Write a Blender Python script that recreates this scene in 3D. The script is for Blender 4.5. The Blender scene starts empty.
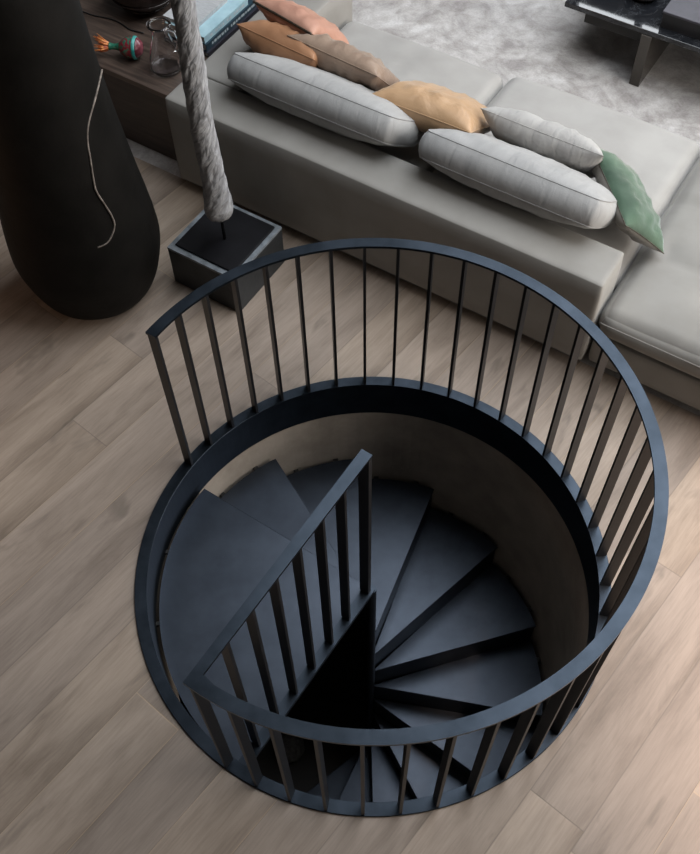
import bpy, bmesh, math, random
from mathutils import Vector, Matrix, noise
R = math.radians
random.seed(7)
C = bpy.context.scene.collection
SOFA = R(-33.3)
US = (math.cos(SOFA), math.sin(SOFA)); UT = (-US[1], US[0])

def W(s, t, z=0.0):
    """point given along / across the sofa line -> world"""
    return Vector((s*US[0]+t*UT[0], s*US[1]+t*UT[1], z))

# ------------------------------------------------------------------ materials
def new_mat(name):
    m = bpy.data.materials.new(name); m.use_nodes = True
    nt = m.node_tree
    return m, nt, nt.nodes['Principled BSDF']

def nd(nt, typ, **kw):
    n = nt.nodes.new(typ)
    for k, v in kw.items():
        if k in n.inputs: n.inputs[k].default_value = v
        else: setattr(n, k, v)
    return n

def ramp(nt, fac, stops):
    r = nt.nodes.new('ShaderNodeValToRGB')
    el = r.color_ramp.elements
    while len(el) < len(stops): el.new(0.5)
    for e, (p, c) in zip(el, stops):
        e.position = p; e.color = (*c, 1) if len(c) == 3 else c
    nt.links.new(fac, r.inputs[0])
    return r.outputs[0]

def mathn(nt, op, a, b=None, c=None):
    n = nt.nodes.new('ShaderNodeMath'); n.operation = op
    for i, v in enumerate((a, b, c)):
        if v is None: continue
        if isinstance(v, (int, float)): n.inputs[i].default_value = v
        else: nt.links.new(v, n.inputs[i])
    return n.outputs[0]

def mixc(nt, blend, fac, a, b):
    n = nt.nodes.new('ShaderNodeMix'); n.data_type = 'RGBA'; n.blend_type = blend
    if isinstance(fac, (int, float)): n.inputs[0].default_value = fac
    else: nt.links.new(fac, n.inputs[0])
    for i, v in ((6, a), (7, b)):
        if isinstance(v, tuple): n.inputs[i].default_value = (*v, 1)
        else: nt.links.new(v, n.inputs[i])
    return n.outputs[2]

def bump(nt, b, height, strength=.2, dist=.01):
    n = nt.nodes.new('ShaderNodeBump'); n.inputs['Strength'].default_value = strength; n.inputs['Distance'].default_value = dist
    nt.links.new(height, n.inputs['Height']); nt.links.new(n.outputs[0], b.inputs['Normal'])

def objco(nt, scale=(1, 1, 1), rot=(0, 0, 0)):
    tc = nt.nodes.new('ShaderNodeTexCoord'); mp = nt.nodes.new('ShaderNodeMapping')
    mp.inputs['Scale'].default_value = scale; mp.inputs['Rotation'].default_value = rot
    nt.links.new(tc.outputs['Object'], mp.inputs[0])
    return mp.outputs[0]

def noise_mat(name, c0, c1, rough=.6, scale=6., detail=4., metallic=0., bump_s=0., bump_scale=None, spec=.5, stretch=(1, 1, 1), sheen=0., lo=.35, hi=.65, rough_var=0., coat=0.):
    m, nt, b = new_mat(name)
    co = objco(nt, stretch)
    n = nd(nt, 'ShaderNodeTexNoise', Scale=scale, Detail=detail, Roughness=.6); nt.links.new(co, n.inputs[0])
    nt.links.new(ramp(nt, n.outputs[0], [(lo, c0), (hi, c1)]), b.inputs['Base Color'])
    b.inputs['Roughness'].default_value = rough; b.inputs['Metallic'].default_value = metallic
    b.inputs['Specular IOR Level'].default_value = spec
    if rough_var:
        nt.links.new(mathn(nt, 'MULTIPLY_ADD', n.outputs[0], rough_var, rough-rough_var/2), b.inputs['Roughness'])
    if sheen: b.inputs['Sheen Weight'].default_value = sheen; b.inputs['Sheen Roughness'].default_value = .4
    if coat: b.inputs['Coat Weight'].default_value = coat; b.inputs['Coat Roughness'].default_value = .15
    if bump_s:
        n2 = nd(nt, 'ShaderNodeTexNoise', Scale=bump_scale or scale*4, Detail=5.); nt.links.new(co, n2.inputs[0])
        bump(nt, b, n2.outputs[0], bump_s, .01)
    return m

def plank_mat(name, base, ang=49., width=.235, length=2.7):
    m, nt, b = new_mat(name)
    tc = nt.nodes.new('ShaderNodeTexCoord')
    mp = nt.nodes.new('ShaderNodeMapping'); mp.inputs['Rotation'].default_value = (0, 0, R(-ang))
    nt.links.new(tc.outputs['Object'], mp.inputs[0])
    sx = nt.nodes.new('ShaderNodeSeparateXYZ'); nt.links.new(mp.outputs[0], sx.inputs[0])
    v = mathn(nt, 'DIVIDE', mathn(nt, 'ADD', sx.outputs[1], 20.06), width)
    row = mathn(nt, 'FLOOR', v); fv = mathn(nt, 'FRACT', v)
    wn = nd(nt, 'ShaderNodeTexWhiteNoise', noise_dimensions='1D'); nt.links.new(row, wn.inputs['W'])
    u = mathn(nt, 'ADD', mathn(nt, 'DIVIDE', sx.outputs[0], length), mathn(nt, 'MULTIPLY', wn.outputs[0], 7.3))
    col = mathn(nt, 'FLOOR', u); fu = mathn(nt, 'FRACT', u)
    cb = nt.nodes.new('ShaderNodeCombineXYZ'); nt.links.new(row, cb.inputs[0]); nt.links.new(col, cb.inputs[1])
    wn2 = nd(nt, 'ShaderNodeTexWhiteNoise', noise_dimensions='2D'); nt.links.new(cb.outputs[0], wn2.inputs[0])
    # grain coordinates, shifted per plank
    cg = nt.nodes.new('ShaderNodeCombineXYZ')
    nt.links.new(mathn(nt, 'MULTIPLY', sx.outputs[0], 1.1), cg.inputs[0])
    nt.links.new(mathn(nt, 'MULTIPLY', sx.outputs[1], 5.5), cg.inputs[1])
    nt.links.new(mathn(nt, 'MULTIPLY', wn2.outputs[0], 37.), cg.inputs[2])
    g = nd(nt, 'ShaderNodeTexNoise', Scale=1.5, Detail=7., Roughness=.6, Distortion=.5); nt.links.new(cg.outputs[0], g.inputs[0])
    cg2 = nt.nodes.new('ShaderNodeCombineXYZ')
    nt.links.new(mathn(nt, 'MULTIPLY', sx.outputs[0], 4.), cg2.inputs[0])
    nt.links.new(mathn(nt, 'MULTIPLY', sx.outputs[1], 70.), cg2.inputs[1])
    nt.links.new(mathn(nt, 'MULTIPLY', wn2.outputs[0], 11.), cg2.inputs[2])
    g2 = nd(nt, 'ShaderNodeTexNoise', Scale=1.7, Detail=4., Roughness=.6); nt.links.new(cg2.outputs[0], g2.inputs[0])
    k = nd(nt, 'ShaderNodeTexNoise', Scale=.95, Detail=3., Roughness=.55, Distortion=.4)
    cg3 = nt.nodes.new('ShaderNodeCombineXYZ')
    nt.links.new(mathn(nt, 'MULTIPLY', sx.outputs[0], 3.2), cg3.inputs[0]); nt.links.new(mathn(nt, 'MULTIPLY', sx.outputs[1], 8.), cg3.inputs[1])
    nt.links.new(mathn(nt, 'MULTIPLY', wn2.outputs[0], 23.), cg3.inputs[2]); nt.links.new(cg3.outputs[0], k.inputs[0])
    c = ramp(nt, g.outputs[0], [(.28, tuple(x*y for x, y in zip(base, (.66, .64, .62)))), (.50, base), (.72, tuple(x*1.2 for x in base))])
    c = mixc(nt, 'MULTIPLY', .5, c, ramp(nt, g2.outputs[0], [(.3, (.72, .71, .70)), (.6, (1.05, 1.05, 1.05))]))
    c = mixc(nt, 'MULTIPLY', .85, c, ramp(nt, wn2.outputs[0], [(0., (.80, .80, .82)), (.5, (.97, .96, .96)), (1., (1.08, 1.05, 1.0))]))
    c = mixc(nt, 'MIX', ramp(nt, k.outputs[0], [(.63, (0, 0, 0)), (.74, (.75, .75, .75))]), c, tuple(x*.48 for x in base))
    # seams: dark joints with a thin worn light edge on some
    e = mathn(nt, 'MINIMUM', mathn(nt, 'MULTIPLY', fv, width), mathn(nt, 'MULTIPLY', mathn(nt, 'SUBTRACT', 1., fv), width))
    e2 = mathn(nt, 'MINIMUM', mathn(nt, 'MULTIPLY', fu, length), mathn(nt, 'MULTIPLY', mathn(nt, 'SUBTRACT', 1., fu), length))
    e = mathn(nt, 'MINIMUM', e, e2)
    seam = ramp(nt, e, [(.0004, (1, 1, 1)), (.0028, (0, 0, 0))])
    # each board is a little darker along one edge
    c = mixc(nt, 'MULTIPLY', mathn(nt, 'MULTIPLY', wn2.outputs[0], .9), c, ramp(nt, fv, [(0., (.72, .70, .68)), (.35, (1, 1, 1)), (1., (1.05, 1.05, 1.05))]))
    c = mixc(nt, 'MIX', mathn(nt, 'MULTIPLY', seam, .55), c, mixc(nt, 'MIX', mathn(nt, 'GREATER_THAN', wn.outputs[0], .72), tuple(x*.42 for x in base), (base[0]*1.5, base[1]*1.35, base[2]*1.05)))
    nt.links.new(c, b.inputs['Base Color'])
    b.inputs['Specular IOR Level'].default_value = .35
    nt.links.new(mathn(nt, 'MULTIPLY_ADD', g2.outputs[0], .16, .44), b.inputs['Roughness'])
    h = mathn(nt, 'SUBTRACT', mathn(nt, 'MULTIPLY', g2.outputs[0], .2), seam)
    bump(nt, b, h, .25, .002)
    return m

def rug_mat():
    m, nt, b = new_mat('silver_pile')
    co = objco(nt)
    n1 = nd(nt, 'ShaderNodeTexNoise', Scale=2.6, Detail=5., Roughness=.62, Distortion=1.6); nt.links.new(co, n1.inputs[0])
    n2 = nd(nt, 'ShaderNodeTexNoise', Scale=11., Detail=4., Roughness=.6, Distortion=.8); nt.links.new(co, n2.inputs[0])
    n3 = nd(nt, 'ShaderNodeTexNoise', Scale=90., Detail=3., Roughness=.7); nt.links.new(co, n3.inputs[0])
    c = ramp(nt, n1.outputs[0], [(.34, (.285, .265, .258)), (.5, (.44, .42, .408)), (.66, (.56, .545, .535))])
    c = mixc(nt, 'MULTIPLY', .75, c, ramp(nt, n2.outputs[0], [(.36, (.74, .715, .70)), (.58, (1.05, 1.05, 1.05))]))
    c = mixc(nt, 'MULTIPLY', .35, c, ramp(nt, n3.outputs[0], [(.35, (.6, .6, .6)), (.6, (1.1, 1.1, 1.1))]))
    nt.links.new(c, b.inputs['Base Color']); b.inputs['Roughness'].default_value = .8
    b.inputs['Sheen Weight'].default_value = .4
    bump(nt, b, mathn(nt, 'ADD', n2.outputs[0], mathn(nt, 'MULTIPLY', n3.outputs[0], .5)), .4, .012)
    return m

def marble_mat():
    m, nt, b = new_mat('black_marble')
    co = objco(nt)
    n = nd(nt, 'ShaderNodeTexNoise', Scale=4., Detail=8., Roughness=.65, Distortion=1.2); nt.links.new(co, n.inputs[0])
    d = mathn(nt, 'ABSOLUTE', mathn(nt, 'SUBTRACT', n.outputs[0], .5))
    nt.links.new(ramp(nt, d, [(.0, (.05, .054, .058)), (.006, (.016, .017, .02)), (.1, (.008, .009, .011))]), b.inputs['Base Color'])
    b.inputs['Roughness'].default_value = .03
    return m

def fabric_mat(name, c0, c1, rough=.85, sheen=.25, wr=.35, wscale=9., stretch=(1, 1, 1), fine=240.):
    """cloth: soft blotches, fine weave and broad soft creases"""
    m, nt, b = new_mat(name)
    co = objco(nt, stretch)
    n = nd(nt, 'ShaderNodeTexNoise', Scale=5., Detail=4.); nt.links.new(co, n.inputs[0])
    nt.links.new(ramp(nt, n.outputs[0], [(.35, c0), (.65, c1)]), b.inputs['Base Color'])
    b.inputs['Roughness'].default_value = rough
    b.inputs['Sheen Weight'].default_value = sheen; b.inputs['Sheen Roughness'].default_value = .4
    b.inputs['Specular IOR Level'].default_value = .3
    w = nd(nt, 'ShaderNodeTexNoise', Scale=wscale, Detail=3., Distortion=.8); nt.links.new(co, w.inputs[0])
    f = nd(nt, 'ShaderNodeTexNoise', Scale=fine, Detail=2.); nt.links.new(objco(nt), f.inputs[0])
    bump(nt, b, mathn(nt, 'ADD', w.outputs[0], mathn(nt, 'MULTIPLY', f.outputs[0], .05)), wr, .02)
    return m

def bone_mat():
    m, nt, b = new_mat('weathered_bone')
    tc = nt.nodes.new('ShaderNodeTexCoord'); sx = nt.nodes.new('ShaderNodeSeparateXYZ'); nt.links.new(tc.outputs['Object'], sx.inputs[0])
    ang = mathn(nt, 'ARCTAN2', sx.outputs[1], sx.outputs[0])
    tw = mathn(nt, 'SUBTRACT', ang, mathn(nt, 'MULTIPLY', sx.outputs[2], 7.5))
    cb = nt.nodes.new('ShaderNodeCombineXYZ')
    nt.links.new(mathn(nt, 'COSINE', tw), cb.inputs[0]); nt.links.new(mathn(nt, 'SINE', tw), cb.inputs[1]); nt.links.new(mathn(nt, 'MULTIPLY', sx.outputs[2], 7.), cb.inputs[2])
    n = nd(nt, 'ShaderNodeTexNoise', Scale=1.1, Detail=4., Roughness=.55, Distortion=1.6); nt.links.new(cb.outputs[0], n.inputs[0])
    nt.links.new(ramp(nt, n.outputs[0], [(.30, (.085, .086, .092)), (.42, (.235, .238, .25)), (.62, (.36, .365, .38))]), b.inputs['Base Color'])
    b.inputs['Roughness'].default_value = .85
    n2 = nd(nt, 'ShaderNodeTexNoise', Scale=1.9, Detail=3., Distortion=1.); nt.links.new(cb.outputs[0], n2.inputs[0])
    bump(nt, b, n2.outputs[0], .6, .03)
    return m

M = {}
M['floor'] = plank_mat('oak_planks', (.345, .282, .232))
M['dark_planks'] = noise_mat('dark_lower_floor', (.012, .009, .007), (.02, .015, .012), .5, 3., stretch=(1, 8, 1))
M['steel'] = noise_mat('blackened_steel', (.026, .034, .045), (.040, .051, .067), .36, 9., 5., metallic=.92, bump_s=.03, bump_scale=30., rough_var=.12)
M['tread'] = noise_mat('blackened_tread_steel', (.046, .055, .071), (.060, .071, .091), .39, 7., 6., metallic=.92, bump_s=.02, bump_scale=20., rough_var=.05)
M['bar'] = noise_mat('blackened_steel_shaded', (.008, .008, .009), (.014, .014, .016), .42, 9., 5., bump_s=.03, bump_scale=30., spec=.4)  # same steel as the rail, darkened so the bars show less reflected light
M['plaster'] = noise_mat('taupe_plaster', (.35, .305, .26), (.46, .405, .35), .9, 5., 5., bump_s=.1, bump_scale=40.)
M['paint'] = noise_mat('charcoal_wall_paint', (.030, .028, .027), (.04, .037, .035), .9, 3.)
M['ceilpaint'] = noise_mat('dark_ceiling_paint', (.05, .05, .05), (.06, .06, .06), .9, 3.)
M['sofa'] = fabric_mat('warm_grey_nubuck', (.238, .227, .210), (.275, .264, .246), .72, .2, .10, 4.)
M['cushion'] = fabric_mat('pale_grey_nubuck', (.305, .294, .280), (.348, .337, .322), .72, .2, .16, 5.)
M['plinth'] = noise_mat('black_plinth', (.012, .011, .010), (.02, .018, .016), .7, 8.)
M['linen'] = fabric_mat('grey_linen', (.285, .283, .28), (.335, .333, .33), .9, .2, .35, 5., (3.0, .8, .8))
M['linen_pale'] = fabric_mat('pale_grey_linen', (.33, .32, .31), (.39, .38, .365), .9, .2, .5, 6., (3., .8, .8))
M['piping'] = noise_mat('grey_seam', (.25, .248, .245), (.30, .298, .295), .9, 20.)
M['tan'] = fabric_mat('tan_leather', (.27, .135, .070), (.36, .19, .105), .45, .0, .45, 5.)
M['salmon'] = fabric_mat('salmon_leather', (.38, .20, .145), (.46, .26, .19), .5, .0, .45, 6.)
M['bronze'] = fabric_mat('bronze_satin', (.235, .165, .122), (.31, .228, .172), .38, .2, .6, 5., (1.8, 1, 1))
M['gold'] = fabric_mat('gold_satin', (.39, .245, .135), (.48, .31, .18), .40, .25, .7, 5., (1.2, 1.2, 1))
M['green'] = fabric_mat('green_velvet', (.028, .062, .037), (.070, .125, .080), .7, .8, .3, 6., fine=120.)
M['greyback'] = fabric_mat('grey_cushion_back', (.19, .175, .155), (.25, .235, .21), .8, .2, .5, 8.)
M['zip'] = noise_mat('dark_zip', (.03, .025, .02), (.10, .08, .06), .4, 90., metallic=.5)
M['vase'] = noise_mat('charred_clay', (.0028, .0026, .0022), (.0058, .0052, .0046), .66, 7., 6., bump_s=.18, bump_scale=22., spec=.14)
M['vine'] = noise_mat('dry_vine', (.085, .07, .06), (.25, .215, .19), .9, 30.)
M['stone'] = noise_mat('dark_slate', (.020, .0225, .025), (.038, .042, .046), .5, 7., 6., bump_s=.08, bump_scale=40., spec=.3)
M['stone_rim'] = noise_mat('pale_slate_rim', (.10, .115, .13), (.22, .245, .27), .45, 16., 5.)  # lighter slate for the top edge of the pedestal
M['blackmetal'] = noise_mat('black_lacquer', (.004, .004, .005), (.007, .007, .009), .5, 8., spec=.18)
M['bone'] = bone_mat()
M['wood'] = noise_mat('walnut_shaded', (.018, .012, .010), (.040, .028, .022), .42, 4., 6., stretch=(1, 9, 9), bump_s=.05, bump_scale=20.)  # same walnut as the top, darkened to put the front's shade into the colour
M['wood_top'] = noise_mat('walnut_lit_top', (.045, .032, .026), (.110, .078, .062), .36, 4., 6., stretch=(1, 14, 1), bump_s=.05, bump_scale=20.)  # lighter copy of the walnut, the lit top put into the colour
M['pot'] = noise_mat('black_glaze', (.008, .006, .006), (.02, .013, .012), .18, 8.)
M['rug'] = rug_mat()
M['marble'] = marble_mat()
M['smoke'] = noise_mat('bronze_panel', (.05, .044, .038), (.085, .075, .065), .22, 6., metallic=.4, stretch=(1, 1, .2))
M['boxpurple'] = noise_mat('aubergine_lacquer', (.040, .038, .048), (.055, .052, .066), .5, 10.)
M['boxside'] = noise_mat('black_box_side', (.008, .008, .009), (.013, .012, .014), .5, 10.)
M['paper'] = noise_mat('page_edges', (.50, .49, .47), (.62, .61, .59), .8, 40., stretch=(1, 1, 12))
M['cover_white'] = noise_mat('white_cover', (.40, .41, .42), (.50, .51, .52), .5, 30., stretch=(1, 6, 1))
M['cover_blue'] = noise_mat('pale_blue_cover', (.33, .50, .56), (.42, .60, .66), .5, 14.)
M['cover_teal'] = noise_mat('dark_teal_cover', (.012, .030, .045), (.022, .05, .07), .4, 14.)
M['cover_black'] = noise_mat('black_cover', (.012, .012, .02), (.02, .02, .03), .4, 14.)
M['letter'] = noise_mat('spine_letters', (.4, .45, .47), (.6, .65, .66), .5, 60.)
M['cord'] = noise_mat('black_cord', (.006, .006, .006), (.012, .012, .012), .5, 20.)
M['teal_glass'] = noise_mat('teal_band', (.02, .22, .20), (.10, .42, .38), .15, 12.)
M['green_glass'] = noise_mat('green_neck', (.015, .10, .06), (.05, .24, .16), .2, 20.)
M['beads'] = noise_mat('red_and_green_beads', (.19, .02, .03), (.03, .13, .09), .2, 46., 2., bump_s=.5, bump_scale=70., lo=.46, hi=.56)
M['pink_glass'] = noise_mat('pink_cap', (.13, .025, .035), (.26, .07, .09), .2, 30.)
M['orange'] = noise_mat('orange_tuft', (.42, .06, .02), (.70, .30, .09), .35, 40.)
M['basket'] = noise_mat('dark_weave', (.07, .065, .06), (.14, .13, .12), .9, 30., bump_s=.6, bump_scale=60.)
M['frame'] = noise_mat('window_frame_steel', (.02, .02, .02), (.03, .03, .03), .5, 10.)
g, nt, b = new_mat('clear_glass')
b.inputs['Transmission Weight'].default_value = 1.; b.inputs['Roughness'].default_value = .02; b.inputs['IOR'].default_value = 1.46
b.inputs['Base Color'].default_value = (.96, .95, .96, 1)
M['glass'] = g

# ------------------------------------------------------------------ objects
def obj(name, bm, m, parent=None, smooth=False, loc=None, rot=None):
    me = bpy.data.meshes.new(name)
    bmesh.ops.recalc_face_normals(bm, faces=bm.faces)
    bm.to_mesh(me); bm.free()
    if smooth:
        for p in me.polygons: p.use_smooth = True
    me.materials.append(M[m] if isinstance(m, str) else m)
    o = bpy.data.objects.new(name, me); C.objects.link(o)
    if parent: o.parent = parent
    if loc is not None: o.location = loc
    if rot is not None: o.rotation_euler = rot
    return o

def tag(o, label, cat, group=None):
    o['label'] = label; o['category'] = cat
    if group: o['group'] = group
    return o

def thing(name, label, cat, loc=(0, 0, 0), rot=(0, 0, 0), group=None):
    o = bpy.data.objects.new(name, None); C.objects.link(o)
    o.location = loc; o.rotation_euler = rot; o.empty_display_size = .1
    return tag(o, label, cat, group)

def struct(name, bm, m, loc=None, rot=None, smooth=False):
    o = obj(name, bm, m, None, smooth, loc, rot); o['kind'] = 'structure'; return o

def child_struct(name, bm, m, parent):
    return obj(name, bm, m, parent)

def bx(bm, x0, x1, y0, y1, z0, z1, bev=0., seg=2):
    r = bmesh.ops.create_cube(bm, size=1.)
    vs = r['verts']
    for v in vs:
        v.co = Vector(((x0+x1)/2+v.co.x*(x1-x0), (y0+y1)/2+v.co.y*(y1-y0), (z0+z1)/2+v.co.z*(z1-z0)))
    if bev > 0:
        es = {e for v in vs for e in v.link_edges}
        bmesh.ops.bevel(bm, geom=list(es), offset=bev, segments=seg, profile=.5, affect='EDGES')
    return bm

def box(x0, x1, y0, y1, z0, z1, bev=0., seg=2):
    return bx(bmesh.new(), x0, x1, y0, y1, z0, z1, bev, seg)

def lathe(bm, prof, n=48, cx=0, cy=0, closed=False, a0=0., a1=360.):
    full = abs(a1-a0) >= 359.9
    cols = n if full else n+1
    rings = []
    for i in range(cols):
        a = R(a0+(a1-a0)*i/n); ca, sa = math.cos(a), math.sin(a)
        rings.append([bm.verts.new((cx+r*ca, cy+r*sa, z)) for r, z in prof])
    m = len(prof); jm = m if closed else m-1
    for i in range(n):
        A = rings[i]; B = rings[(i+1) % cols]
        for j in range(jm):
            k = (j+1) % m
            bm.faces.new((A[j], B[j], B[k], A[k]))
    if not full and closed:
        bm.faces.new(rings[0]); bm.faces.new(rings[-1][::-1])
    bmesh.ops.remove_doubles(bm, verts=bm.verts, dist=1e-5)
    return bm

def tube(bm, pts, rad, n=8, caps=True):
    pts = [Vector(p) for p in pts]
    if not isinstance(rad, (list, tuple)): rad = [rad]*len(pts)
    rings = []; up = None
    for i, p in enumerate(pts):
        d = (pts[min(i+1, len(pts)-1)]-pts[max(i-1, 0)]).normalized()
        if up is None:
            up = Vector((0, 0, 1)) if abs(d.z) < .9 else Vector((1, 0, 0))
        x = d.cross(up).normalized(); y = x.cross(d).normalized(); up = y
        rings.append([bm.verts.new(p+rad[i]*(math.cos(2*math.pi*k/n)*x+math.sin(2*math.pi*k/n)*y)) for k in range(n)])
    for A, B in zip(rings, rings[1:]):
        for k in range(n): bm.faces.new((A[k], A[(k+1) % n], B[(k+1) % n], B[k]))
    if caps: bm.faces.new(rings[0][::-1]); bm.faces.new(rings[-1])
    return bm

def smooth_path(pts, n=6):
    pts = [Vector(p) for p in pts]; out = []
    for i in range(len(pts)-1):
        p0, p1, p2, p3 = pts[max(i-1, 0)], pts[i], pts[i+1], pts[min(i+2, len(pts)-1)]
        for k in range(n):
            t = k/n
            out.append(.5*((2*p1)+(p2-p0)*t+(2*p0-5*p1+4*p2-p3)*t*t+(3*p1-p0-3*p2+p3)*t**3))
    out.append(pts[-1]); return out

def prism(bm, poly, z0, z1):
    A = [bm.verts.new((x, y, z0)) for x, y in poly]; B = [bm.verts.new((x, y, z1)) for x, y in poly]
    n = len(poly)
    bm.faces.new(A[::-1]); bm.faces.new(B)
    for i in range(n): bm.faces.new((A[i], A[(i+1) % n], B[(i+1) % n], B[i]))
    return bm

def pol(r, a, off=0.):
    a = R(a); return (r*math.cos(a)-off*math.sin(a), r*math.sin(a)+off*math.cos(a))

# ------------------------------------------------------------------ setting
def floor_bm(hole, rect, n=160):
    x0, x1, y0, y1 = rect; bm = bmesh.new(); I, O = [], []
    for i in range(n):
        a = 2*math.pi*i/n; c, s = math.cos(a), math.sin(a)
        k = min((x1 if c > 0 else x0)/c if abs(c) > 1e-9 else 1e9, (y1 if s > 0 else y0)/s if abs(s) > 1e-9 else 1e9)
        I.append((bm.verts.new((hole*c, hole*s, 0)), bm.verts.new((hole*c, hole*s, -.2))))
        O.append((bm.verts.new((k*c, k*s, 0)), bm.verts.new((k*c, k*s, -.2))))
    for i in range(n):
        j = (i+1) % n
        bm.faces.new((I[i][0], O[i][0], O[j][0], I[j][0])); bm.faces.new((I[i][1], I[j][1], O[j][1], O[i][1]))
        bm.faces.new((I[i][0], I[j][0], I[j][1], I[i][1])); bm.faces.new((O[i][0], O[i][1], O[j][1], O[j][0]))
    return bm
# room box in sofa axes
S0, S1, T0, T1, ZC = -4.6, 4.6, -4.2, 6.6, 5.8
fl = floor_bm(.985, (S0, S1, T0, T1))
for v in fl.verts:
    w = W(v.co.x, v.co.y, v.co.z); v.co = w
struct('floor', fl, 'floor')

def slab_with_hole(bm, a0, a1, b0, b1, ha0, ha1, hb0, hb1, put):
    """wall / ceiling slab made of four boxes round one opening"""
    for p in ((a0, ha0, b0, b1), (ha1, a1, b0, b1), (ha0, ha1, b0, hb0), (ha0, ha1, hb1, b1)):
        if p[1]-p[0] > 1e-6 and p[3]-p[2] > 1e-6: put(bm, *p)
    return bm
rotS = (0, 0, SOFA)
SKY = (-1.9, 4.1, .9, 6.4)
WR = (.2, 5.6, .45, 4.2)
struct('ceiling', slab_with_hole(bmesh.new(), S0-.2, S1+.2, T0-.2, T1+.2, *SKY, lambda bm, a, b_, c, d: bx(bm, a, b_, c, d, ZC, ZC+.2)), 'ceilpaint', rot=rotS)
struct('wall_right', slab_with_hole(bmesh.new(), T0, T1, 0, ZC, *WR, lambda bm, a, b_, c, d: bx(bm, S1, S1+.2, a, b_, c, d)), 'paint', rot=rotS)
struct('wall_left', box(S0-.2, S0, T0, T1, 0, ZC), 'paint', rot=rotS)
WF = (-1.85, 2.6, 2.52, 4.1)
struct('wall_far', slab_with_hole(bmesh.new(), S0-.2, S1+.2, 0, ZC, *WF, lambda bm, a, b_, c, d: bx(bm, a, b_, T1, T1+.2, c, d)), 'paint', rot=rotS)
struct('wall_near', box(S0-.2, S1+.2, T0-.2, T0, 0, ZC), 'paint', rot=rotS)
# steel window frames
bm = bmesh.new()
for k in range(6):
    t = WR[0]+(WR[1]-WR[0])*k/5; bx(bm, S1+.04, S1+.12, t-.035, t+.035, WR[2], WR[3])
for z in (WR[2]+.03, 2.3, WR[3]-.03): bx(bm, S1+.04, S1+.12, WR[0], WR[1], z-.035, z+.035)
struct('window_1', bm, 'frame', rot=rotS)
bm = bmesh.new()
for k in range(5):
    s = SKY[0]+(SKY[1]-SKY[0])*k/4; bx(bm, s-.04, s+.04, SKY[2], SKY[3], ZC+.05, ZC+.15)
for t in (SKY[2]+.03, SKY[3]-.03): bx(bm, SKY[0], SKY[1], t-.04, t+.04, ZC+.05, ZC+.15)
struct('window_2', bm, 'frame', rot=rotS)
bm = bmesh.new()
for k in range(8):
    s = WF[0]+(WF[1]-WF[0])*k/7; bx(bm, s-.03, s+.03, T1+.04, T1+.12, WF[2], WF[3])
for z in (WF[2]+.03, WF[3]-.03): bx(bm, WF[0], WF[1], T1+.04, T1+.12, z-.03, z+.03)
struct('window_3', bm, 'frame', rot=rotS)

# lower level
LZ = -2.78
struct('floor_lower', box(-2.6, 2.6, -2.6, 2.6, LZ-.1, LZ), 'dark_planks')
bm = bmesh.new()
bx(bm, -2.7, -2.6, -2.7, 2.7, LZ, -.2); bx(bm, 2.6, 2.7, -2.7, 2.7, LZ, -.2); bx(bm, -2.6, 2.6, -2.7, -2.6, LZ, -.2); bx(bm, -2.6, 2.6, 2.6, 2.7, LZ, -.2)
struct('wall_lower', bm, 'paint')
bm = bmesh.new()
lathe(bm, [(.956, -.2), (1.05, -.2), (1.05, -.75), (.956, -.75)], 128, closed=True)
lathe(bm, [(.956, -.75), (1.05, -.75), (1.05, LZ), (.956, LZ)], 100, closed=True, a0=-115., a1=155.)
struct('wall_stairwell', bm, 'plaster', smooth=False)

# ------------------------------------------------------------------ railing
RO, RI, H = 1.0, .949, .95
A0, A1 = 146.6, -126.4
rail = thing('guard_railing', 'black steel guard railing curving round the open spiral stairwell', 'railing')
bm = lathe(bmesh.new(), [(RO, -.002), (RO, .008), (RO-.002, .010), (RI+.001, .010), (RI, .009), (RI, -.225), (RI+.010, -.225), (RI+.010, -.002)], 192, closed=True)
obj('base_ring', bm, 'steel', rail)
# hand rail: arc then mitred straight run to the newel
RA = -125.3
bm = bmesh.new()
n = 150; ri, ro = .954, RO
top = []
pts_o = [pol(ro, A0+(A1-.6-A0)*i/n) for i in range(n+1)]
pts_i = [pol(ri, A0+(A1+2.6-A0)*i/n) for i in range(n+1)]
pts_o.append(pol(.012, RA, -.040)); pts_i.append(pol(.012, RA, .005))
pts_i[-2] = pol(.944, RA, .006)
zt, zb = H, H-.012
vo = [[bm.verts.new((*p, z)) for p in pts_o] for z in (zb, zt)]
vi = [[bm.verts.new((*p, z)) for p in pts_i] for z in (zb, zt)]
m = len(pts_o)
for i in range(m-1):
    bm.faces.new((vo[1][i], vo[1][i+1], vi[1][i+1], vi[1][i])); bm.faces.new((vo[0][i], vi[0][i], vi[0][i+1], vo[0][i+1]))
    bm.faces.new((vo[0][i], vo[0][i+1], vo[1][i+1], vo[1][i])); bm.faces.new((vi[0][i], vi[1][i], vi[1][i+1], vi[0][i+1]))
for i in (0, m-1): bm.faces.new((vo[0][i], vo[1][i], vi[1][i], vi[0][i]))
obj('handrail', bm, 'steel', rail)
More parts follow.
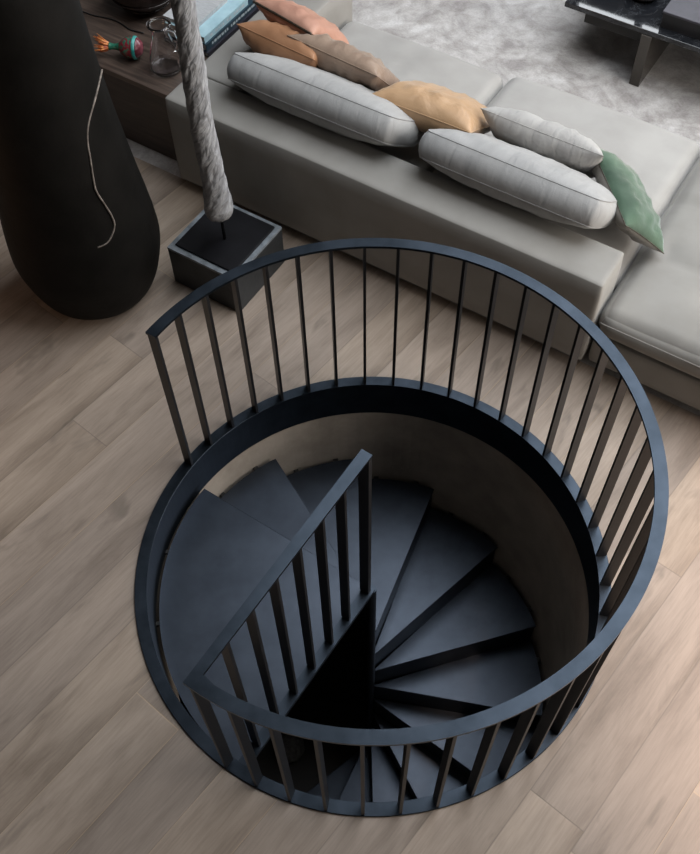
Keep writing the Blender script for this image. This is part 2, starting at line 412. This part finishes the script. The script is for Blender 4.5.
# flat bar balusters
bal = obj('baluster', box(-.0205, .0205, -.006, .006, .009, H-.0125), 'bar', rail)
first = True
for i in range(35):
    a = A0-.5-(A0-.5-A1-.6)*i/34
    o = bal if first else bal.copy()
    if not first: C.objects.link(o); o.parent = rail
    first = False
    o.location = (*pol(.9745, a), 0); o.rotation_euler = (0, 0, R(a))
LAND = -.2
short = obj('baluster', box(-.006, .006, -.0205, .0205, LAND+.012, H-.0125), 'bar', rail)
for i, r in enumerate((.822, .692, .565, .436, .306, .178)):
    o = short if i == 0 else short.copy()
    if i: C.objects.link(o); o.parent = rail
    o.location = (*pol(r, RA, -.016), 0); o.rotation_euler = (0, 0, R(RA))
bm = box(-.010, .010, -.0225, .0225, LAND+.012, H-.0125)
obj('newel_post', bm, 'bar', rail, loc=(*pol(.026, RA, -.017), 0), rot=(0, 0, R(RA)))
bm = bmesh.new(); prism(bm, [pol(.0, RA, -.032), pol(.0, RA, .016), pol(.925, RA, .016), pol(.925, RA, -.032)], LAND+.0005, LAND+.012)
obj('foot_plate', bm, 'steel', rail)

# ------------------------------------------------------------------ spiral stair
stair = thing('spiral_staircase', 'black steel spiral staircase winding down inside the round well', 'staircase', (0, 0, LZ))
def srel(bm):
    for v in bm.verts: v.co.z -= LZ
    return bm
RT = .932; RC = .021; RISE = .215; STEP = 26.2; AT = 145.4
bm = lathe(bmesh.new(), [(0, LZ), (RC, LZ), (RC, LAND-.001), (0, LAND-.001)], 24)
obj('center_column', srel(bm), 'steel', stair, smooth=False)
def soften(bm, z):
    es = [e for e in bm.edges if all(abs(v.co.z-z) < 1e-5 for v in e.verts)]
    bmesh.ops.bevel(bm, geom=es, offset=.003, segments=2, profile=.5, affect='EDGES'); return bm
def sector(a0, a1, z1, th, r=RT, e0=0., e1=0., n=24):
    """plate from angle a0 (upper side) to a1 (nosing)"""
    poly = [pol(RC*.6, a0, e0)]
    poly += [pol(r, a0+(a1-a0)*i/n) for i in range(n+1)]
    poly += [pol(RC*.6, a1, e1)]
    bm = bmesh.new(); prism(bm, poly, z1-th, z1); return soften(bm, z1)
# landing: from the straight guard round to the first nosing
L0 = RA+360.
poly = [pol(0, RA, .016), pol(.928, RA, .016)] + [pol(RT, AT+(L0-AT)*i/40) for i in range(39, -1, -1)]
bm = bmesh.new(); prism(bm, poly, LAND-.012, LAND); soften(bm, LAND)
obj('landing', srel(bm), 'tread', stair)
def riser(a, z0, z1):
    bm = bmesh.new()
    p = [pol(RC, a, .014), pol(RT-.004, a, .014), pol(RT-.004, a, .006), pol(RC, a, .006)]
    prism(bm, p, z0, z1); return srel(bm)
obj('riser', riser(AT, LAND-RISE, LAND-.012), 'steel', stair)
def brackets(a0, a1, z, par):
    for f in (.25, .75):
        a = a0+(a1-a0)*f
        b = obj('bracket', box(-.015, .018, -.012, .012, -.03, -.012), 'plinth', par)
        b.location = (*pol(RT+.004, a), z-LZ); b.rotation_euler = (0, 0, R(a))
for f in (167., 188.):
    b = obj('bracket', box(-.02, .017, -.008, .008, -.03, -.012), 'plinth', stair)
    b.location = (*pol(RT+.002, f), LAND-LZ); b.rotation_euler = (0, 0, R(f))
for k in range(1, 12):
    a1 = AT-STEP*k; a0 = a1+STEP; z = LAND-RISE*k
    t = obj('tread', srel(sector(a0+1.2, a1, z, .012)), 'tread', stair)
    z2 = z-RISE if k < 11 else LZ
    obj('riser', riser(a1, z2, z-.012), 'steel', t)
    brackets(a0, a1, z, t)

# dark round thing on the lower floor
bm = bmesh.new()
bmesh.ops.create_uvsphere(bm, u_segments=48, v_segments=24, radius=.095)
for v in bm.verts:
    a = math.atan2(v.co.y, v.co.x); q = math.acos(max(-1, min(1, v.co.z/.095)))
    v.co *= 1+.05*math.sin(9*a+6*q)*math.sin(q); v.co.z *= .92
tag(obj('woven_ball', bm, 'basket', None, True, (-.52, .01, LZ+.086)), 'dark round textured ball glimpsed in the shadow below the landing', 'ball')

# ------------------------------------------------------------------ soft box helper
def soft_box(x0, x1, y0, y1, z0, z1, r=.03, puff=.02, nx=24, ny=24, side=.0, wob=.004, seed=0., tuft=None):
    """upholstered block: rounded edges, crowned top, slightly wavy"""
    bm = bmesh.new(); nz = 6
    bx(bm, -1, 1, -1, 1, -1, 1)
    bm.free(); bm = bmesh.new()
    def add_face(fn, na, nb):
        g = [[bm.verts.new(fn(-1+2*i/na, -1+2*j/nb)) for j in range(nb+1)] for i in range(na+1)]
        for i in range(na):
            for j in range(nb): bm.faces.new((g[i][j], g[i+1][j], g[i+1][j+1], g[i][j+1]))
    for sg in (-1, 1):
        add_face(lambda a, b, s=sg: (a, b, s), nx, ny); add_face(lambda a, b, s=sg: (a, s, b), nx, nz); add_face(lambda a, b, s=sg: (s, a, b), ny, nz)
    bmesh.ops.remove_doubles(bm, verts=bm.verts, dist=1e-5)
    cx, cy, cz = (x0+x1)/2, (y0+y1)/2, (z0+z1)/2; hx, hy, hz = (x1-x0)/2, (y1-y0)/2, (z1-z0)/2
    def sp(u, h):  # crowd lines towards the edges so they round well
        return math.copysign((1-(1-abs(u))**1.6), u)*h
    for v in bm.verts:
        u, w, q = v.co
        p = Vector((sp(u, hx), sp(w, hy), q*hz))
        c = Vector((max(-hx+r, min(hx-r, p.x)), max(-hy+r, min(hy-r, p.y)), max(-hz+r, min(hz-r, p.z))))
        d = p-c
        if d.length > 1e-9: p = c+d.normalized()*min(r, d.length) if d.length > r else p
        ex, ey = 1-abs(p.x/hx)**4, 1-abs(p.y/hy)**4
        if q > .3: p.z += puff*max(ex, 0)**.7*max(ey, 0)**.7*(q-.3)/.7
        bz = max(0, 1-(p.z/hz)**2)
        p.x += math.copysign(side*bz, p.x)*(abs(u) == 1)*max(0, ey)**.5; p.y += math.copysign(side*bz, p.y)*(abs(w) == 1)*max(0, ex)**.5
        nn = noise.noise(Vector((p.x*3+seed, p.y*3, p.z*3+seed)))
        if q > .3: p.z += wob*nn*2
        if tuft and q > .3:
            for ax, val, dep, wd in tuft:
                if ax == 'p':
                    dx, dy = p.x+cx-val[0], p.y+cy-val[1]; p.z -= dep*math.exp(-(math.hypot(dx, dy)/wd)**1.2); continue
                dd = (p.x if ax == 'x' else p.y)+(cx if ax == 'x' else cy)-val
                p.z -= dep*math.exp(-(dd/wd)**2)
        v.co = p+Vector((cx, cy, cz))
    return bm

# ------------------------------------------------------------------ sofa
sofa = thing('sofa', 'long grey upholstered sofa with low flat back, seen from behind the railing', 'sofa', (0, 0, .012), rotS)
def up(bm):
    for v in bm.verts: v.co.z -= .012
    return bm
SL, SR, SN, SB, SF = -2.08, .300, 1.402, 1.645, 2.73
obj('backrest', up(soft_box(SL, SR, SN, SB, .068, .60, .018, .004, 60, 12, .0, .002)), 'sofa', sofa, True)
obj('armrest', up(soft_box(SL, -1.79, SB+.001, SF, .068, .60, .018, .004, 12, 30, .0, .002)), 'sofa', sofa, True)
obj('seat_base', up(soft_box(-1.788, SR, SB+.001, SF-.01, .068, .25, .02, 0, 40, 20, 0, .0)), 'sofa', sofa, True)
obj('seat_cushion', up(soft_box(-1.786, -.792, SB+.004, SF-.045, .25, .405, .06, .028, 40, 40, .008, .006, 1., [('x', -1.30, .006, .025)])), 'cushion', sofa, True)
obj('seat_cushion', up(soft_box(-.784, SR-.003, SB+.004, SF+.005, .25, .405, .06, .028, 40, 40, .008, .006, 5.)), 'cushion', sofa, True)
obj('plinth', up(box(SL+.06, SR-.05, SN+.075, SF-.08, .012, .068)), 'plinth', sofa)

ch = thing('sofa_chaise', 'grey backless chaise seat at the right-hand end of the long sofa', 'sofa', (0, 0, .012), rotS)
CL, CR = .314, 1.55
obj('base', up(soft_box(CL, CR, 1.425, SF+.25, .068, .255, .02, 0, 30, 30, 0, 0)), 'sofa', ch, True)
obj('seat_cushion', up(soft_box(CL-.004, CR, 1.415, SF+.25, .256, .412, .075, .035, 80, 80, .012, .009, 9., [('y', 1.86, .010, .03), ('y', 2.25, .010, .03), ('x', .72, .004, .04), ('p', (.70, 1.72), .022, .05), ('p', (.43, 1.92), .02, .05), ('p', (.95, 2.30), .02, .05)])), 'sofa', ch, True)
seam = [(CL+.012, 1.414, .372)]+[(CL+.03+(CR-CL-.06)*i/12, 1.409, .374) for i in range(13)]
obj('piping', up(tube(bmesh.new(), seam, .0022, 6)), 'sofa', ch, True)
obj('plinth', up(box(CL+.04, CR-.05, 1.485, SF+.15, .012, .068)), 'plinth', ch)

# ------------------------------------------------------------------ pillows
def pillow_geo(Wd, Hh, T, g=0., pinch=.06, n=30, seed=0., droop=0., wr=.006):
    """returns (front, back, gusset, rim paths). x along width, y up, z through the thickness"""
    def outline(u, v):
        x = Wd/2*u*(1-pinch*(1-v*v) * (abs(u)**3)) ; y = Hh/2*v*(1-pinch*(1-u*u)*(abs(v)**3))
        if g: # boxed cushions have rounded corners and full sides
            rr = (abs(u)**5+abs(v)**5); k = 1-.06*max(0, rr-1); x *= k; y *= k
        y -= droop*(1-u*u)*(v+1)/2
        return x, y
    def lift(u, v):
        e_ = .8 if g else .55
        f = max(0, (1-abs(u)**3.2))**e_*max(0, (1-abs(v)**3.2))**e_
        return g/2+(T-g)/2*f
    def pt(u, v, sg):
        x, y = outline(u, v); z = lift(u, v)
        e = max(0, 1-abs(u)**8)*max(0, 1-abs(v)**8)
        w = noise.noise(Vector((u*5+seed, v*2.2+sg, seed)))*wr*2+noise.noise(Vector((u*13+seed, v*4, sg*3+seed)))*wr
        return Vector((x, y, sg*(z+w*e)))
    def shell(sg):
        bm = bmesh.new()
        gr = [[bm.verts.new(pt(math.sin(math.pi/2*(-1+2*i/n)), math.sin(math.pi/2*(-1+2*j/n)), sg)) for j in range(n+1)] for i in range(n+1)]
        for i in range(n):
            for j in range(n): bm.faces.new((gr[i][j], gr[i+1][j], gr[i+1][j+1], gr[i][j+1]))
        return bm
    per = [(-1+2*i/n, -1) for i in range(n)]+[(1, -1+2*i/n) for i in range(n)]+[(1-2*i/n, 1) for i in range(n)]+[(-1, 1-2*i/n) for i in range(n)]
    per = [(math.sin(math.pi/2*a) if abs(a) < 1 else a, math.sin(math.pi/2*b) if abs(b) < 1 else b) for a, b in per]
    gus = None
    if g:
        gus = bmesh.new(); K = 6; rows = []
        for u, v in per:
            x, y = outline(u, v); L = math.hypot(x/Wd, y/Hh) or 1
            row = []
            for k in range(K+1):
                q = -1+2*k/K; out = .022*(1-q*q)
                w = noise.noise(Vector((u*9+seed, v*9, q)))*.003*(1-q*q)
                nx_, ny_ = (math.copysign(1, u) if abs(u) == 1 else 0), (math.copysign(1, v) if abs(v) == 1 else 0)
                l = math.hypot(nx_, ny_) or 1
                row.append(gus.verts.new((x+nx_/l*(out+w), y+ny_/l*(out+w), q*g/2)))
            rows.append(row)
        for i in range(len(rows)):
            A, B = rows[i], rows[(i+1) % len(rows)]
            for k in range(K): gus.faces.new((A[k], B[k], B[k+1], A[k+1]))
    rims = [[Vector((*outline(u, v), sg*g/2)) for u, v in per] for sg in ((-1, 1) if g else (1,))]
    return shell(1), shell(-1), gus, rims

def ring_tube(path, r, n=6):
    bm = bmesh.new(); m = len(path); rings = []
    for i, p in enumerate(path):
        d = (path[(i+1) % m]-path[i-1]).normalized(); zx = Vector((0, 0, 1)); x = d.cross(zx).normalized()
        rings.append([bm.verts.new(p+r*(math.cos(2*math.pi*k/n)*x+math.sin(2*math.pi*k/n)*zx)) for k in range(n)])
    for i in range(m):
        A, B = rings[i], rings[(i+1) % m]
        for k in range(n): bm.faces.new((A[k], A[(k+1) % n], B[(k+1) % n], B[k]))
    return bm

def pillow(name, label, cat, s, t, z, Wd, Hh, T, lean, yaw=0., roll=0., g=0., mats=('linen', 'linen'), pip='piping', pipr=.003, pinch=.06, seed=0., zipper=False, wr=.006, group=None):
    """upright pillow: lean = tilt of its top towards the stair, yaw about the vertical"""
    t_ = thing(name, label, cat, (0, 0, 0), (0, 0, 0), group)
    mat = Matrix.Rotation(SOFA+yaw, 4, 'Z') @ Matrix.Rotation(R(90)+lean, 4, 'X') @ Matrix.Rotation(roll, 4, 'Z')
    t_.rotation_euler = mat.to_euler(); t_.location = W(s, t, z)
    f, bk, gu, rims = pillow_geo(Wd, Hh, T, g, pinch, seed=seed, wr=wr)
    if mats[0] == mats[1] :
        # one cover sewn from both panels
        me = bpy.data.meshes.new('tmp'); bk.to_mesh(me); bk.free(); f.from_mesh(me); bpy.data.meshes.remove(me)
        if gu:
            me = bpy.data.meshes.new('tmp'); gu.to_mesh(me); gu.free(); f.from_mesh(me); bpy.data.meshes.remove(me)
        bmesh.ops.remove_doubles(f, verts=f.verts, dist=2e-4)
        obj('cover', f, mats[0], t_, True)
    else:
        o = obj('front_panel', bk, mats[0], t_, True); p = obj('back_panel', f, mats[1], t_, True)
    for rim in rims: obj('piping', ring_tube(rim, pipr), pip, t_, True)
    if zipper:
        path = [p for p in rims[0] if abs(p.x+Wd/2) > 0]
        k = len(path)//4
        obj('zipper', tube(bmesh.new(), [p+Vector((0, .002, .003)) for p in path[2*k+2:3*k-1]], .007, 6), 'zip', t_, True)
    return t_

pillow('cushion', 'large grey linen box cushion lying along the sofa back, left of the gold pillow', 'cushion', -1.335, 1.75, .66, .93, .41, .235, R(52), R(0), 0, .12, pip='piping', pipr=.0026, pinch=-.015, seed=1., wr=.004)
pillow('cushion', 'large grey linen box cushion lying along the sofa back, beside the green pillow', 'cushion', -.290, 1.765, .652, .88, .43, .235, R(52), R(0), 0, .12, pip='piping', pipr=.0026, pinch=-.015, seed=4., wr=.004)
pillow('pillow', 'rust-tan leather pillow at the left end, nearest the books', 'pillow', -1.685, 1.965, .66, .48, .35, .20, R(42), R(-4), R(0), mats=('tan', 'tan'), pip='tan', seed=7., wr=.008)
pillow('pillow', 'salmon leather pillow with a dark zip along its edge, behind the tan pillow', 'pillow', -1.72, 2.135, .70, .41, .37, .15, R(50), R(-10), R(0), mats=('salmon', 'salmon'), pip='salmon', seed=9., zipper=True, wr=.008)
pillow('pillow', 'bronze satin pillow between the salmon pillow and the gold pillow', 'pillow', -1.37, 2.02, .655, .54, .42, .18, R(42), R(-4), R(0), mats=('bronze', 'bronze'), pip='bronze', seed=12., wr=.01)
pillow('pillow', 'gold satin pillow standing between the two large grey cushions', 'pillow', -.85, 1.985, .635, .54, .46, .20, R(58), R(2), R(0), mats=('gold', 'gold'), pip='gold', seed=15., wr=.006)
pillow('pillow', 'small pale grey linen pillow tucked behind the right-hand large cushion', 'pillow', -.30, 2.07, .62, .62, .36, .17, R(36), R(0), R(0), mats=('linen_pale', 'linen_pale'), pip='linen_pale', pipr=.002, seed=18.)
pillow('pillow', 'green velvet pillow with a grey back at the right end of the sofa', 'pillow', .160, 1.975, .575, .53, .32, .15, R(46), R(-48), R(0), mats=('green', 'greyback'), pip='zip', pipr=.0025, seed=21., wr=.008)

# ------------------------------------------------------------------ vase and vine
ZK = [(0, 0), (.19, 0), (.238, .012), (.285, .06), (.322, .15), (.355, .30), (.354, .42), (.342, .55), (.318, .75), (.287, 1.05), (.268, 1.35), (.262, 1.62), (.258, 1.76), (.235, 1.80), (.19, 1.805), (.19, 1.74)]
def prof_smooth(pr, n=5):
    return [(max(0, p.x), p.y) for p in smooth_path([Vector((r, z, 0)) for r, z in pr], n)]
bm = lathe(bmesh.new(), [ZK[0]]+prof_smooth(ZK[1:]), 96)
for v in bm.verts:
    r = math.hypot(v.co.x, v.co.y)
    if r > .1:
        a = math.atan2(v.co.y, v.co.x); k = 1+.008*noise.noise(Vector((math.cos(a)*1.6, math.sin(a)*1.6, v.co.z*2)))
        v.co.x *= k; v.co.y *= k
VX, VY = -1.333, 1.632
tag(obj('floor_vase', bm, 'vase', None, True, (VX, VY, 0)), 'tall charcoal-black rounded floor vase standing left of the sofa', 'vase')
vine = [(-1.055, 1.66, 1.27), (-1.075, 1.547, 1.232), (-1.110, 1.472, 1.164), (-1.127, 1.444, 1.096), (-1.132, 1.424, 1.008), (-1.138, 1.400, .897), (-1.134, 1.394, .851), (-1.117, 1.397, .776), (-1.103, 1.400, .701), (-1.104, 1.394, .651), (-1.124, 1.374, .610), (-1.149, 1.354, .587), (-1.186, 1.332, .586)]
def out(p, d):
    v = Vector(p); q = Vector((v.x-VX, v.y-VY, 0)); return v+q.normalized()*d
bm = tube(bmesh.new(), smooth_path([out(p, .004) for p in vine], 5), .0042, 7)
tag(obj('dried_vine', bm, 'vine', None, True), 'thin pale dried vine hanging down the side of the black vase', 'vine')

# ------------------------------------------------------------------ pedestal and sculpture
ped = thing('pedestal', 'low square dark slate pedestal box on the floor behind the railing', 'pedestal', W(-1.493, 1.048), rotS)
h = .2025
obj('body', box(-h, h, -h, h, 0, .235, .003), 'stone', ped)
bm = bmesh.new(); prism(bm, [(-h, -h), (h, -h), (h, h), (-h, h)], .2355, .25)
obj('rim', bm, 'stone_rim', ped)
sc = thing('sculpture', 'twisted weathered grey bone column on a thin rod above the slate pedestal', 'sculpture', W(-1.49, 1.05, .2505), rotS)
obj('base_plate', box(-.176, .176, -.176, .176, 0, .012, .003), 'blackmetal', sc)
obj('rod', tube(bmesh.new(), [(0.012, -.02, .012), (0.012, -.02, .25)], .008, 10), 'blackmetal', sc, True)
bm = bmesh.new(); rings = []
Nz, Na = 150, 44
rk = [(0, .058), (.06, .066), (.16, .060), (.3, .052), (.45, .049), (.65, .051), (.9, .047), (1.2, .046), (1.55, .040)]
def rint(z):
    for (a, ra), (b_, rb) in zip(rk, rk[1:]):
        if z <= b_: return ra+(rb-ra)*(z-a)/(b_-a)
    return rk[-1][1]
for i in range(Nz+1):
    z = 1.55*i/Nz; r0 = rint(z); ring = []
    ox = -.010-.008*z+.004*math.sin(z*7); oy = .004*math.cos(z*6)
    for k in range(Na):
        a = 2*math.pi*k/Na
        tw = a-z*7.5
        r = r0*(1.03+.045*math.sin(2*tw)+.03*math.sin(7*tw+1)+.05*noise.noise(Vector((math.cos(tw)*1.7, math.sin(tw)*1.7, z*5)))+.05*noise.noise(Vector((math.cos(a)*4, math.sin(a)*4, z*26)))+.03*noise.noise(Vector((math.cos(tw)*7, math.sin(tw)*7, z*30))))
        if i < 3: r *= (.86, .95, .99)[i]
        ring.append(bm.verts.new((.012+ox+r*math.cos(a), -.02+oy+r*math.sin(a), .165+z)))
    rings.append(ring)
for A, B in zip(rings, rings[1:]):
    for k in range(Na): bm.faces.new((A[k], A[(k+1) % Na], B[(k+1) % Na], B[k]))
bm.faces.new(rings[0][::-1]); bm.faces.new(rings[-1])
obj('column', bm, 'bone', sc, True)

# ------------------------------------------------------------------ side cabinet and its objects
CT = .485
cab = thing('side_cabinet', 'low dark walnut cabinet against the left end of the sofa', 'cabinet', (0, 0, .012), rotS)
obj('body', up(box(-3.9, -2.10, 1.545, 2.74, .012, CT-.03, .002)), 'wood', cab)
obj('top', up(box(-3.905, -2.095, 1.53, 2.75, CT-.0295, CT, .002)), 'wood_top', cab)

bowl = thing('bowl', 'large black glazed bowl on the walnut cabinet top', 'bowl', W(-2.74, 2.075, CT))
bm = lathe(bmesh.new(), [(0, 0)]+prof_smooth([(.085, 0), (.09, .012), (.115, .03), (.165, .075), (.19, .13), (.195, .18), (.18, .22), (.165, .225), (.165, .2), (.17, .17), (.14, .08), (.09, .04)], 4)+[(0, .035)], 64)
obj('vessel', bm, 'pot', bowl, True)
for z, r in ((.05, .1395), (.105, .1815)):
    obj('ridge', lathe(bmesh.new(), [(r+.004+.004*math.cos(q), z+.004*math.sin(q)) for q in [2*math.pi*i/8 for i in range(8)]], 64, closed=True), 'pot', bowl, True)

jug = thing('glass_jug', 'clear glass jug with a round rim on the walnut cabinet', 'jug', W(-2.31, 1.705, CT+.0005))
prof = prof_smooth([(.070, 0), (.082, .008), (.086, .03), (.080, .08), (.060, .15), (.045, .20), (.044, .225), (.056, .262)], 4)
inner = [(max(r-.005, .001), z+.006 if z < .02 else z) for r, z in prof[::-1]]
bm = lathe(bmesh.new(), [(0, 0)]+prof+inner+[(0, .007)], 48)
obj('body', bm, 'glass', jug, True)
rim = [(.056+.007*math.cos(q), .262+.007*math.sin(q)) for q in [2*math.pi*i/8 for i in range(8)]]
obj('rim', lathe(bmesh.new(), rim, 48, closed=True), 'glass', jug, True)
hp = smooth_path([(.045, -.012, .240), (.080, -.03, .235), (.092, -.035, .19), (.078, -.03, .14), (.066, -.022, .125)], 5)
obj('handle', tube(bmesh.new(), hp, .010, 10), 'glass', jug, True)

# ornament lying on its side
ax0 = W(-2.515, 1.685); ax1 = W(-2.69, 1.60)
orn = thing('ornament', 'multicoloured glass ornament with teal band and orange tuft on the cabinet', 'ornament', (ax0.x, ax0.y, CT+.061))
orn.rotation_euler = (0, R(90), math.atan2(ax1.y-ax0.y, ax1.x-ax0.x)); orn.scale = (1.2, 1.2, 1.08)   # local +z points to the tuft
obj('body', lathe(bmesh.new(), prof_smooth([(.0, -.046), (.025, -.041), (.043, -.02), (.0475, 0), (.045, .025), (.032, .05), (.018, .064)], 4), 40), 'beads', orn, True)
obj('band', lathe(bmesh.new(), [(.0455, -.024), (.0490, -.021), (.0510, -.012), (.0500, -.008), (.044, -.008), (.040, -.024)], 40, closed=True), 'teal_glass', orn, True)
obj('cap', lathe(bmesh.new(), prof_smooth([(0, -.053), (.022, -.050), (.034, -.040), (.0445, -.025), (.040, -.025)], 3), 32), 'pink_glass', orn, True)
obj('neck', lathe(bmesh.new(), prof_smooth([(.022, .058), (.018, .066), (.014, .08), (.013, .10), (.016, .115), (0, .118)], 4), 24), 'green_glass', orn, True)
bm = bmesh.new()
for i in range(26):
    a = random.uniform(0, 6.28); sp_ = random.uniform(.1, .55); L = random.uniform(.05, .085)
    d = Vector((math.cos(a)*sp_, math.sin(a)*sp_, 1)).normalized()
    p0 = Vector((math.cos(a)*.008, math.sin(a)*.008, .11))
    q1, q2 = p0+d*L*.5, p0+d*L+Vector((-.008, 0, .0))
    if q2.x > .042: q2.x = .042
    tube(bm, [p0, q1, q2], [.005, .004, .0015], 6)
obj('tuft', bm, 'orange', orn, True)
cabl = [W(-3.02, 1.845, CT+.004), W(-2.93, 1.85, CT+.004), W(-2.84, 1.872, CT+.004), W(-2.76, 1.872, CT+.004), W(-2.68, 1.855, CT+.004), W(-2.60, 1.87, CT+.004)]
tag(obj('power_cord', tube(bmesh.new(), smooth_path(cabl, 5), .004, 8), 'cord', None, True), 'thin black cord lying on the cabinet in front of the bowl', 'cord')

def book(label, s0, s1, t0, t1, z0, th, cover, lettering=False):
    b = thing('book', label, 'book', (0, 0, z0), rotS, 'books stacked beside the sofa arm')
    bm = bmesh.new(); c = .003
    bx(bm, s0, s1, t0, t1, 0, c); bx(bm, s0, s1, t0, t1, th-c, th); bx(bm, s1-c, s1, t0, t1, c, th-c)
    obj('cover', bm, cover, b)
    obj('pages', box(s0+.004, s1-c, t0+.004, t1-.004, c, th-c), 'paper', b)
    if lettering:
        y = t0+.05
        while y < t1-.06:
            L = random.choice((.012, .02, .03)); obj('spine_letter', box(s1, s1+.0006, y, y+L, th*.33, th*.66), 'letter', b); y += L+random.choice((.008, .008, .025))
    return b
z = CT
book('wide black book at the bottom of the stack beside the sofa arm', -2.47, -2.175, 1.89, 2.44, z, .024, 'cover_black'); z += .0245
book('dark teal book with pale spine lettering, second from the bottom of its stack', -2.46, -2.19, 1.90, 2.38, z, .040, 'cover_teal', True); z += .0405
book('pale blue book on top of the dark teal book beside the sofa arm', -2.45, -2.20, 1.905, 2.30, z, .038, 'cover_blue', True); z += .0385
book('white-covered book topmost in the stack beside the sofa arm', -2.48, -2.275, 1.92, 2.22, z, .022, 'cover_white')

# ------------------------------------------------------------------ rug
bm = bmesh.new(); nx_, ny_ = 120, 90
gr = []
for i in range(nx_+1):
    row = []
    for j in range(ny_+1):
        s = -4.5+7.2*i/nx_; t = 1.458+4.6*j/ny_
        zz = .0095
        if t > 2.76: zz += .002*noise.noise(Vector((s*5, t*5, 0)))+.001*noise.noise(Vector((s*17, t*17, 3)))
        if i in (0, nx_) or j in (0, ny_): zz = .001
        row.append(bm.verts.new((s, t, zz)))
    gr.append(row)
for i in range(nx_):
    for j in range(ny_): bm.faces.new((gr[i][j], gr[i+1][j], gr[i+1][j+1], gr[i][j+1]))
tag(obj('rug', bm, 'rug', None, True, rot=rotS), 'mottled silver-grey pile rug under the sofa and coffee table', 'rug')

# ------------------------------------------------------------------ coffee table
tb = thing('coffee_table', 'low coffee table with black marble top on the silver rug', 'table', (0, 0, .012), rotS)
obj('top', up(box(-.82, 1.3, 3.455, 4.75, .345, .375, .004)), 'marble', tb)
obj('leg', up(box(-.340, -.279, 3.448, 3.92, .012, .3445, .002)), 'smoke', tb)
obj('leg', up(box(.80, .86, 3.448, 3.92, .012, .3445, .002)), 'smoke', tb)
obj('apron', up(box(-.70, -.3405, 3.50, 3.53, .262, .3445, .001)), 'plinth', tb)
obj('leg', up(box(-.70, -.65, 4.0, 4.6, .012, .3445, .002)), 'smoke', tb)
bx_ = thing('box', 'dark aubergine lacquer box on the black marble coffee table', 'box', W(.12, 3.82, .3755), rotS)
obj('body', box(-.39, .39, -.30, .30, 0, .085, .002), 'boxside', bx_)
obj('lid', box(-.395, .395, -.305, .305, .0855, .10, .003), 'boxpurple', bx_)
bm = lathe(bmesh.new(), [(0, 0)]+prof_smooth([(.05, 0), (.075, .008), (.092, .03), (.10, .055), (.094, .056), (.085, .03), (.06, .014)], 4)+[(0, .012)], 48)
tag(obj('dish', bm, 'pot', None, True, W(-.46, 3.74, .3755)), 'small round black dish on the coffee table near the box', 'dish')

# ------------------------------------------------------------------ light
def area(name, loc, rot, sx, sy, power, col):
    l = bpy.data.lights.new(name, 'AREA'); l.shape = 'RECTANGLE'; l.size = sx; l.size_y = sy; l.energy = power; l.color = col
    o = bpy.data.objects.new(name, l); C.objects.link(o); o.location = loc; o.rotation_euler = rot; return o
area('skylight_daylight', W((SKY[0]+SKY[1])/2, (SKY[2]+SKY[3])/2, ZC+.19), (0, 0, SOFA), SKY[1]-SKY[0], SKY[3]-SKY[2], 550, (.92, .96, 1.))
q = Matrix.Rotation(SOFA, 4, 'Z') @ Matrix.Rotation(R(90), 4, 'Y')
area('window_daylight', W(S1+.19, (WR[0]+WR[1])/2, (WR[2]+WR[3])/2), q.to_euler(), WR[3]-WR[2], WR[1]-WR[0], 440, (1., .92, .83))
q = Matrix.Rotation(SOFA, 4, 'Z') @ Matrix.Rotation(R(-90), 4, 'X')
area('clerestory_daylight', W((WF[0]+WF[1])/2, T1+.19, (WF[2]+WF[3])/2), q.to_euler(), WF[1]-WF[0], WF[3]-WF[2], 190, (.92, .96, 1.))
sl = bpy.data.lights.new('warm_floor_fill', 'SPOT'); sl.energy = 1350; sl.color = (1., .72, .56); sl.spot_size = R(36); sl.spot_blend = 1.; sl.shadow_soft_size = .12  # added warm fill for the floor right of the stairwell, no known fixture
so = bpy.data.objects.new('warm_floor_fill', sl); C.objects.link(so); so.location = (2.3, -.75, ZC-.15)
pl = bpy.data.lights.new('warm_vase_fill', 'POINT'); pl.energy = 6; pl.color = (1., .58, .34); pl.shadow_soft_size = .12  # added warm fill for the floor left of the vase, no lamp modelled
po = bpy.data.objects.new('warm_vase_fill', pl); C.objects.link(po); po.location = (-2.75, 1.0, .6)
w = bpy.data.worlds.new('world'); bpy.context.scene.world = w; w.use_nodes = True
w.node_tree.nodes['Background'].inputs[0].default_value = (.8, .9, 1., 1); w.node_tree.nodes['Background'].inputs[1].default_value = .3

# ------------------------------------------------------------------ camera
cam = bpy.data.cameras.new('camera'); co = bpy.data.objects.new('camera', cam); C.objects.link(co)
cam.sensor_fit = 'VERTICAL'; cam.sensor_height = 24.; cam.lens = 1011.03/854*24.
pit, rol = .5758, -.0251
fw = Vector((0, math.sin(pit), -math.cos(pit))); r_ = Vector((1, 0, 0)); u_ = r_.cross(fw)
r2 = math.cos(rol)*r_+math.sin(rol)*u_; u2 = -math.sin(rol)*r_+math.cos(rol)*u_
mt = Matrix((( r2.x, u2.x, -fw.x, -.0779), (r2.y, u2.y, -fw.y, -1.8225), (r2.z, u2.z, -fw.z, 3.9179), (0, 0, 0, 1)))
co.matrix_world = mt; cam.clip_start = .05
bpy.context.scene.camera = co
vs = bpy.context.scene.view_settings
vs.view_transform = 'Standard'; vs.look = 'None'; vs.gamma = 1; vs.use_curve_mapping = False; vs.exposure = 0.
